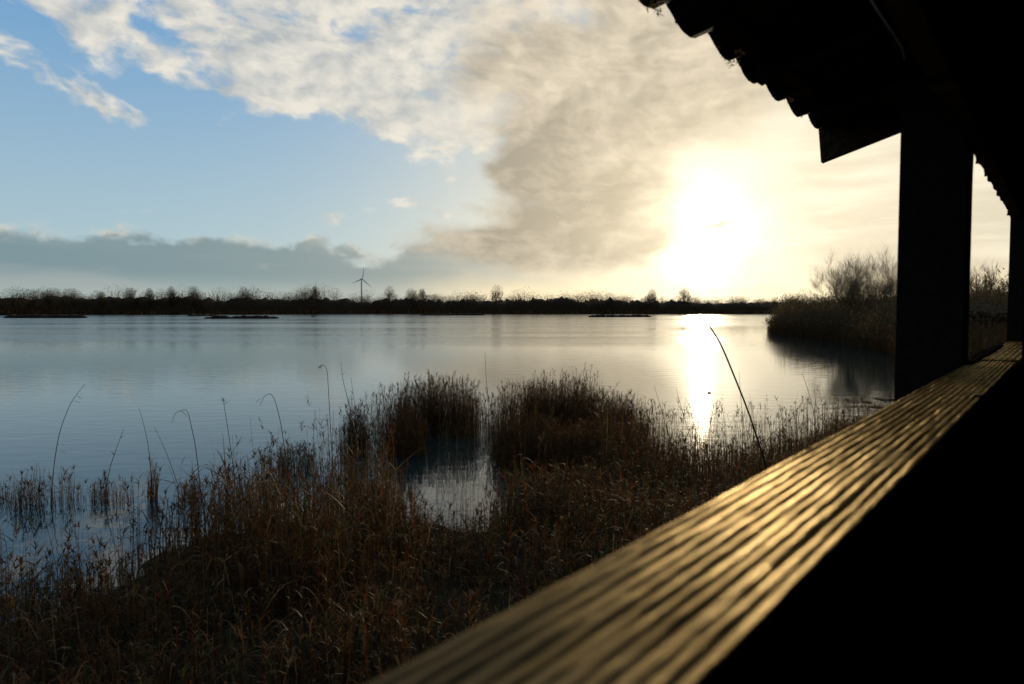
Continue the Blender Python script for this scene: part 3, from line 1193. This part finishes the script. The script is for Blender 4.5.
stem([(797, 418), (786, 421), (776, 430), (766, 443), (760, 465)], 9, .004, 'crooked stem folded right in the thin fringe', 1)

# floating bits
def debris(px, py, L, Wd, lab, m=M['mud'], name='mud_patch', cat='mud'):
    r = ray(px, py); Y0 = CAMZ / (-r.z / r.y); c0 = at(px, py, Y0)
    bm = bmesh.new()
    k = 18
    top = []
    for i in range(k):
        a = 2 * math.pi * i / k
        rr = 1 + .45 * mnoise.noise(Vector((math.cos(a) * 1.7, math.sin(a) * 1.7, px)))
        top.append((L * rr * math.cos(a), Wd * rr * math.sin(a)))
    ctr = bm.verts.new((0, 0, .035))
    v1 = [bm.verts.new((x * .7, y * .7, .025)) for x, y in top]
    v2 = [bm.verts.new((x, y, -.02)) for x, y in top]
    for i in range(k):
        q = (i + 1) % k
        bm.faces.new((ctr, v1[i], v1[q])); bm.faces.new((v1[i], v2[i], v2[q], v1[q]))
    ob = finish(bm, name, m, None)
    ob.location = (c0.x, c0.y, 0)
    return tag(ob, lab, cat)


debris(884, 399, .28, .45, 'dark mud patch in the water touching the thick post')
debris(876, 407, .22, .3, 'smaller dark mud patch nearest the thick post foot')
debris(866, 402, .12, .25, 'tiny dark mud patch farthest left of the post')
debris(709, 393, .07, .06, 'green floating leaf on the bright sun glitter', M['green'], 'floating_leaf', 'leaf')

# ------------------------------------------------------------------ birds
def bird(px, py, lab, s=1.0, rz=0.0):
    r = ray(px, py); Y0 = CAMZ / (-r.z / r.y); c0 = at(px, py, Y0)
    bm = bmesh.new()
    bmesh.ops.create_uvsphere(bm, u_segments=12, v_segments=8, radius=1)
    for v in bm.verts:
        x, y, z = v.co
        tail = max(0, -x)
        v.co = Vector((x * .27, y * .11 * (1 - .5 * tail), z * .09 + .05 + tail ** 2 * .07))
    hd = bmesh.ops.create_uvsphere(bm, u_segments=10, v_segments=8, radius=.055)['verts']
    for v in hd:
        x = v.co.x
        v.co = Vector((v.co.x * (1 if x < 0 else 1 + x * 22) + .25, v.co.y * (1 if x < 0 else .7), v.co.z * (1 if x < .03 else .5) + .21))
    nk = bmesh.ops.create_cone(bm, segments=8, radius1=.055, radius2=.035, depth=.15)['verts']
    for v in nk:
        v.co += Vector((.21, 0, .14))
    ob = finish(bm, 'duck', M['feather'], None, smooth=True)
    ob.location = (c0.x, c0.y, 0); ob.scale = (s,) * 3; ob.rotation_euler = (0, 0, rz)
    return tag(ob, lab, 'duck', 'ducks on the lake')


bird(693, 316.5, 'duck on the bright water at the tip of the arching reed', 2.2, 2.8)
bird(766, 320.5, 'lower of two ducks beside the headland tip', 1.4, .4)
bird(774, 318, 'upper of two ducks beside the headland tip', 1.5, 2.6)
bird(313, 316.6, 'lone distant duck left of the wind turbine', 3.0, .2)

# ------------------------------------------------------------------ trees
def branches(bl, p, d, L, r, depth, spread=.5, up=.15, minr=.004, kids=(3, 5), tw=None):
    n = 4
    pts = [p.copy()]
    q = p.copy(); dd = d.copy()
    for i in range(n):
        dd = dd + np.array([random.gauss(0, .10), random.gauss(0, .10), random.gauss(0, .06) + up * .3])
        dd /= np.linalg.norm(dd)
        q = q + dd * L / n
        pts.append(q.copy())
    if depth <= 0 or r < .02:
        tw.append((pts, r))
    else:
        bl.tube(pts, r, r * .6, (.1, .1, .1), 5 if r > .05 else 3)
    if depth <= 0: return
    for k in range(random.randint(*kids)):
        f = random.uniform(.35, 1.0)
        i = min(n - 1, int(f * n))
        b = pts[i] + (pts[i + 1] - pts[i]) * (f * n - i)
        a = random.uniform(0, 2 * math.pi)
        side = np.array([math.cos(a), math.sin(a), random.uniform(-.1, .5)])
        nd = dd + side * spread * random.uniform(.5, 1.3)
        nd[2] += up
        nd /= np.linalg.norm(nd)
        branches(bl, b, nd, L * random.uniform(.5, .75), r * random.uniform(.45, .6), depth - 1, spread, up, minr, kids, tw)


def bare_tree(name, loc, h, lab, group, nst=1, depth=5, spread=.55, r=.3, first=.35, up=.12, twr=1.0, fan=0.0, kids=(3, 5), m='bark'):
    e = empty(name, loc, lab, 'tree', group)
    bl, tw = BL(), []
    for k in range(nst):
        a = random.uniform(0, 2 * math.pi)
        f = fan * random.uniform(.2, 1)
        d = np.array([math.cos(a) * f, math.sin(a) * f, 1.0]); d /= np.linalg.norm(d)
        b0 = np.array([math.cos(a) * fan * .8, math.sin(a) * fan * .8, -.2]) * (1 if nst > 1 else 0)
        branches(bl, b0, d, h * first, r, depth, spread, up, kids=kids, tw=tw)
    bl.build('trunk', M[m], e, tinted=False)
    if tw:
        c = BL()
        P = np.array([t[0] for t in tw]); W = np.array([[max(t[1], .004) * 2 * twr] * 5 for t in tw]) * np.array([1, .9, .75, .6, .35])
        c.paths(P, W, np.repeat([[.1, .1, .1]], len(P), 0))
        # extra fine twigs
        N = len(P) * 3
        i = rng.integers(0, len(P), N); k = rng.integers(1, 5, N)
        dd = P[i, 4] - P[i, 0]; dd /= np.linalg.norm(dd, axis=1)[:, None] + 1e-9
        dd = dd + rng.normal(0, .45, (N, 3)); dd[:, 2] += .2
        c.arcs(P[i, k], dd, rng.uniform(.04, .09, N) * h, rng.uniform(-.1, .2, N), np.full(N, .006 * twr * 2), np.repeat([[.1, .1, .1]], N, 0), K=3)
        c.build('crown', M[m], e, tinted=False)
    return e


def gp_(px, Y):
    X = (px - 512) / F * Y
    return (X, Y, land_z((X, Y)) - .1)


# willow on the headland
bare_tree('willow_bush', gp_(866, 62), 9.3, 'big bare round willow bush on the headland left of the post', 'trees on the headland',
          nst=22, depth=5, spread=.52, r=.06, first=.35, up=.05, twr=.5, fan=.85, kids=(2, 4), m='willow')
bare_tree('bare_tree', gp_(985, 66), 8.0, 'bare spreading tree seen between the two posts', 'trees on the headland',
          nst=3, depth=4, spread=.6, r=.10, first=.34, up=.1, twr=1.0, fan=.4, kids=(3, 4))
bare_tree('bare_sapling', gp_(1003, 52), 6.2, 'slim bare tree nearest the far corner post', 'trees on the headland',
          nst=2, depth=4, spread=.6, r=.08, first=.34, up=.1, twr=1.0, fan=.4, kids=(3, 4))
bare_tree('bare_sapling', gp_(796, 80), 4.4, 'thin bare sapling at the tip of the headland', 'trees on the headland',
          nst=3, depth=3, spread=.5, r=.05, first=.36, up=.2, twr=1.2, fan=.3, kids=(2, 4))


# brambles and scrub covering the headland, seen as one thicket
sb = BL()
for k in range(1250):
    t = random.random()
    Yk = 34 + 58 * random.random() ** .8
    Xs = np.interp(Yk, NEAR[16:24, 1], NEAR[16:24, 0])
    off = random.random() ** 1.6 * 24
    Xk = Xs + .3 + off
    d_e = min(1, off / 2.0 + .45)
    hh = (1.5 + 2.0 * d_e) * random.uniform(.75, 1.2)
    z = land_z((Xk, Yk))
    leafclump_cloud(sb, np.array([Xk, Yk, z + hh * .45]), np.array([1.5, 1.5, hh * .6]) * random.uniform(.6, 1.2), 190, .24, .45)
gx, gy = np.meshgrid(np.arange(26, 75, .7), np.arange(32, 100, .9), indexing='ij')
dd = sdist(np.stack([gx.ravel(), gy.ravel()], 1), NEAR)
hz = height(gx.ravel(), gy.ravel())
nz = np.array([mnoise.noise(Vector((a * .35, b * .35, 2))) + .5 * mnoise.noise(Vector((a * 1.1, b * 1.1, 5))) for a, b in zip(gx.ravel(), gy.ravel())])
hh = np.clip((dd - .4) / 1.8, 0, 1) ** .6 * (1.9 + .7 * nz)
zz = np.where(dd > .4, hz + hh, -.7)
ni, nj = gx.shape
i_, j_ = np.meshgrid(np.arange(ni - 1), np.arange(nj - 1), indexing='ij')
a_i = i_ * nj + j_
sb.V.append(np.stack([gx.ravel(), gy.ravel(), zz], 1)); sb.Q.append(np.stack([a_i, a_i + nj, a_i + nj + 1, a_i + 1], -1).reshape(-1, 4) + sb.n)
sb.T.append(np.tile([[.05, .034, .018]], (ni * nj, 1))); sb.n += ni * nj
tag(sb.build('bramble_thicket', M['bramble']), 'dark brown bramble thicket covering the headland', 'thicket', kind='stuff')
sb = BL()
n = 16000
Yv = rng.uniform(27, 84, n)
Xv = np.interp(Yv, NEAR[15:24, 1], NEAR[15:24, 0]) + rng.uniform(-.9, 3.5, n)
Hh = rng.uniform(.6, 1.7, n)
reeds(sb, Xv, Yv, Hh, nleaf=2, wid=.02, lean=.2, leafw=.025, leafL=.4, wts=(2, 3, 1, 3, 2, 0, 3))
tag(sb.build('reed_fringe', M['reed']), 'dark reeds fringing the waterline of the headland', 'reeds', kind='stuff')
sb = BL()
for k in range(30):
    Yk = random.uniform(46, 80); Xs = float(np.interp(Yk, NEAR[15:24, 1], NEAR[15:24, 0])) + random.uniform(1.0, 14)
    z = land_z((Xs, Yk))
    for q in range(26):
        b0 = np.array([Xs + random.gauss(0, .5), Yk + random.gauss(0, .5), z])
        d = np.array([random.gauss(0, .25), random.gauss(0, .25), 1])
        L = random.uniform(2.2, 3.9)
        sb.arcs(b0[None], d[None] / np.linalg.norm(d), np.array([L]), np.array([.05]), np.array([.035]), np.array([[.1, .1, .1]]), K=5)
        for j in range(5):
            p = b0 + d * L * random.uniform(.4, .95)
            e_ = np.array([random.gauss(0, .7), random.gauss(0, .7), .8])
            sb.arcs(p[None], e_[None], np.array([random.uniform(.3, .8)]), np.array([.05]), np.array([.025]), np.array([[.1, .1, .1]]), K=3)
tag(sb.build('scrub_shoots', M['bark'], tinted=False), 'bare upright shoots poking out of the bramble thicket', 'scrub', kind='stuff')
# low scrub on the right bank between the hide and the headland
sb = BL()
for k in range(200):
    Yk = random.uniform(20, 42)
    Xs = float(np.interp(Yk, NEAR[13:19, 1], NEAR[13:19, 0])) + .8 + random.random() * 12
    hh = random.uniform(.5, 1.3) * np.interp(Yk, [20, 42], [.6, 1.6])
    z = land_z((Xs, Yk))
    leafclump_cloud(sb, np.array([Xs, Yk, z + hh * .4]), np.array([1.0, 1.0, hh * .6]), 200, .14, .35)
tag(sb.build('bank_scrub', M['bramble']), 'low brown scrub on the bank right of the post', 'scrub', kind='stuff')

# far shore woodland, read as one mass
def tree_mass(name, lab, x0, x1, n, yfun, hfun, size, per, m, spread=9.0, dark=.35):
    b = BL()
    X = rng.uniform(x0, x1, n)
    Yv = yfun(X) + rng.uniform(0, spread, n)
    lowf = np.array([mnoise.noise(Vector((q * .045, x1, 0))) for q in X])
    hs = hfun(512 + F * X / Yv) * (rng.uniform(.66, 1.06, n) + .5 * lowf)
    Z = height(X, Yv)
    xs = np.arange(x0, x1, 1.6)
    ys = yfun(xs) + spread * .4
    hc = hfun(512 + F * xs / ys) * (.54 + .22 * np.array([mnoise.noise(Vector((q * .024, x0, 9))) for q in xs]) + .20 * np.array([mnoise.noise(Vector((q * .07, x0, 0))) for q in xs]) + .22 * np.array([mnoise.noise(Vector((q * .33, x0, 3))) for q in xs]))
    zc = height(xs, ys)
    prof = np.array([(-.5, -.1), (-.46, .45), (-.3, .85), (0, 1.0), (.3, .8), (.5, -.1)])
    PP = np.stack([np.repeat(xs[:, None], 6, 1), ys[:, None] + prof[None, :, 0] * spread, zc[:, None] + prof[None, :, 1] * hc[:, None]], 2)
    PP[:, :, 1] += rng.normal(0, .5, PP.shape[:2]); PP[:, :, 2] += rng.normal(0, .25, PP.shape[:2])
    i_, j_ = np.meshgrid(np.arange(len(xs) - 1), np.arange(5), indexing='ij')
    a_i = i_ * 6 + j_
    b.V.append(PP.reshape(-1, 3)); b.Q.append(np.stack([a_i, a_i + 6, a_i + 7, a_i + 1], -1).reshape(-1, 4) + b.n)
    b.T.append(np.tile([[.05, .036, .018]], (PP.shape[0] * 6, 1))); b.n += PP.shape[0] * 6
    for x, y, z, h in zip(X, Yv, Z, hs):
        w_ = h * random.uniform(.3, .6)
        k = int(per * random.uniform(.5, 1.2))
        leafclump_cloud(b, np.array([x, y, z + h * .60]), np.array([w_, w_, h * .42]), k, size, .5)
        # understorey
        leafclump_cloud(b, np.array([x, y, z + h * .22]), np.array([w_ * 1.5, w_, h * .30]), int(k * .8), size * 1.3, .8)
        b.tube([np.array([x, y, z - .5]), np.array([x + random.gauss(0, .3), y, z + h * .75])], .28, .1, (.1, .1, .1), 3)
    return tag(b.build(name, M['bramble']), lab, 'woodland', kind='stuff')


def hprof(px):
    return np.interp(px, [-100, 0, 60, 100, 170, 230, 300, 360, 420, 470, 500, 560, 640, 700, 760, 820, 900, 1100],
                     [13, 12.8, 12.5, 13.5, 16, 15.5, 15.2, 14.6, 13.2, 12.8, 13.6, 13.8, 13, 11, 10.4, 10.8, 12, 12])


tree_mass('far_woodland', 'dark continuous belt of winter trees along the far shore', -340, 330, 480,
          lambda x: far_shore(x) + 9, hprof, .6, 700, 'bramble', 26)
tree_mass('far_woodland', 'second belt of trees showing above the belt on the shore', -380, 560, 420,
          lambda x: far_shore(x) + 190, lambda p: 2 + hprof(p) * 1.15 * np.interp(p, [0, 420, 470, 560, 640, 720, 800], [.7, .7, 1.0, 1.05, .95, .85, 1.0]), 1.2, 120, 'bark', 40)
fr = BL()
n = 9000
X = rng.uniform(-330, 330, n); Yv = far_shore(X) + rng.uniform(1, 7, n)
fr.arcs(np.stack([X, Yv, height(X, Yv)], 1), np.stack([rng.normal(0, .15, n), rng.normal(0, .1, n), np.ones(n)], 1),
        rng.uniform(1.0, 2.4, n), np.zeros(n), rng.uniform(.3, .7, n), tints(n, (3, 2, 3, 1, 1, 1, 1)), K=2)
tag(fr.build('far_reeds', M['reed']), 'reddish brown reed strip along the far waterline', 'reeds', kind='stuff')

# individual trees that stand out of the belt
TR = [(18, 13.6, 9, 'widest round bare tree at the left end of the far shore'),
      (33, 12.5, 6, 'bare tree touching the right side of the widest round tree'),
      (53, 13.0, 6, 'rounded bare tree second from the left end'),
      (72, 12.8, 5.5, 'third rounded bare tree from the left with gaps in its crown'),
      (102, 11.6, 4, 'small bare tree showing right of three rounded trees'),
      (131, 13.4, 5, 'bushy tree rising above the belt left of the mud islands'),
      (150, 12.8, 4, 'pointed bare tree above the belt over the left mud islands'),
      (172, 13.8, 4, 'tall narrow bare tree above the short mud island'),
      (194, 13.6, 5, 'tall forked bare tree right of the narrow one'),
      (244, 13.2, 5, 'rounded tree above the right end of the ragged island'),
      (316, 13.4, 4.5, 'bare tree left of the wind turbine'),
      (390, 13.2, 6, 'bare domed tree right of the wind turbine'),
      (411, 12.2, 6, 'low domed bare tree, second right of the turbine'),
      (422, 12.0, 4, 'thin bare tree just right of the low domed one'),
      (497, 14.0, 7, 'broad flat topped tree where the distant rise begins'),
      (684, 12.6, 7, 'wide bare tree on the skyline under the sun'),
      (652, 11.8, 5, 'bare tree left of the one under the sun')]
for px, h, wd, lab in TR:
    if px < 90: h, wd = h * 1.12, wd * 1.35
    X0 = (px - 512) / F * 440
    Yt = float(far_shore(X0)) + 16
    X0 = (px - 512) / F * Yt
    loc = (X0, Yt, land_z((X0, Yt)))
    h *= 1.32 * Yt / 450
    e = empty('bare_tree', loc, lab, 'tree', 'trees standing out on the far shore')
    b, tw = BL(), []
    branches(b, np.array([0, 0, -.3]), np.array([0.02, 0, 1.0]), h * .42, .28, 4, .65, .10, kids=(3, 5), tw=tw)
    branches(b, np.array([.3, 0, -.3]), np.array([0.25, .1, 1.0]), h * .36, .2, 4, .65, .10, kids=(3, 4), tw=tw)
    b.build('trunk', M['bark'], e, tinted=False)
    c = BL()
    P = np.array([t[0] for t in tw])
    c.paths(P, np.full(P.shape[:2], .07), np.repeat([[.07, .05, .03]], len(P), 0))
    sc_ = wd / 2 / max(1.0, np.percentile(np.abs(P[:, :, 0]), 96))
    leafclump_cloud(c, np.array([0, 0, h * .66]), np.array([wd * .62, wd * .62, h * .30]), 3200, .5, .35)
    c.build('crown', M['bramble'], e)

# ------------------------------------------------------------------ wind turbine
TY = 1780.0
hub = at(361.5, 279.2, TY)
zb = 0.0
tb = empty('wind_turbine', (hub.x, TY, land_z((hub.x, TY))), 'distant three bladed wind turbine rising above the far woods', 'wind turbine', rz=0)
zl = hub.z - tb.location.z


def lathe(name, prof, parent, m, seg=16):
    bm = bmesh.new()
    rows = [[bm.verts.new((r * math.cos(2 * math.pi * k / seg), r * math.sin(2 * math.pi * k / seg), z)) for k in range(seg)] for r, z in prof]
    for a, b in zip(rows[:-1], rows[1:]):
        for k in range(seg):
            bm.faces.new((a[k], a[(k + 1) % seg], b[(k + 1) % seg], b[k]))
    bm.faces.new(rows[0]); bm.faces.new(rows[-1][::-1])
    return finish(bm, name, m, parent, smooth=False)


lathe('tower', [(2.6, -2), (2.1, zl * .5), (1.5, zl - 1.6)], tb, M['white'])
yaw = R(-52)
na_ = box('nacelle', (-3.6, -1.7, -1.6), (5.2, 1.7, 1.9), M['white'], tb, .4)
na_.location = (0, 0, zl); na_.rotation_euler = (0, 0, yaw + math.pi)
hb = lathe('hub', [(.5, -2.0), (1.5, -1.2), (1.8, 0), (1.8, 1.2)], tb, M['white'])
hx = Vector((math.cos(yaw), math.sin(yaw), 0)) * 4.9
hb.location = Vector((0, 0, zl)) + hx * -1 * -1
hb.rotation_euler = (0, R(90), yaw + math.pi)
for k in range(3):
    bm = bmesh.new()
    rows = []
    L = 29
    for i in range(9):
        f = i / 8
        ch = .7 * (1.7 + 2.2 * min(1, f * 6)) * (1 - .78 * f) + .2 if f > .03 else 1.7
        tk = .8 * (1 - .85 * f) + .08
        z = 1.0 + L * f
        rows.append([bm.verts.new(v) for v in ((-tk / 2, -ch * .3, z), (tk / 2, -ch * .3, z), (tk / 2, ch * .4, z), (0, ch * .7, z), (-tk / 2, ch * .4, z))])
    for a, b in zip(rows[:-1], rows[1:]):
        for q in range(5):
            bm.faces.new((a[q], a[(q + 1) % 5], b[(q + 1) % 5], b[q]))
    bm.faces.new(rows[0]); bm.faces.new(rows[-1][::-1])
    bl_ = finish(bm, 'blade', M['white'], tb)
    from mathutils import Matrix
    ang = R(-8) + k * R(120)
    bl_.matrix_local = Matrix.Translation(Vector((0, 0, zl)) + hx) @ Matrix.Rotation(yaw, 4, 'Z') @ Matrix.Rotation(ang, 4, 'X')

# ------------------------------------------------------------------ render settings
sc.render.engine = 'CYCLES'
sc.view_settings.view_transform = 'Standard'
sc.view_settings.look = 'None'
sc.view_settings.gamma = 1
sc.view_settings.exposure = 0.2
sc.cycles.use_denoising = True
sc.cycles.max_bounces = 6
sc.cycles.sample_clamp_indirect = 4
sc.cycles.sample_clamp_direct = 30
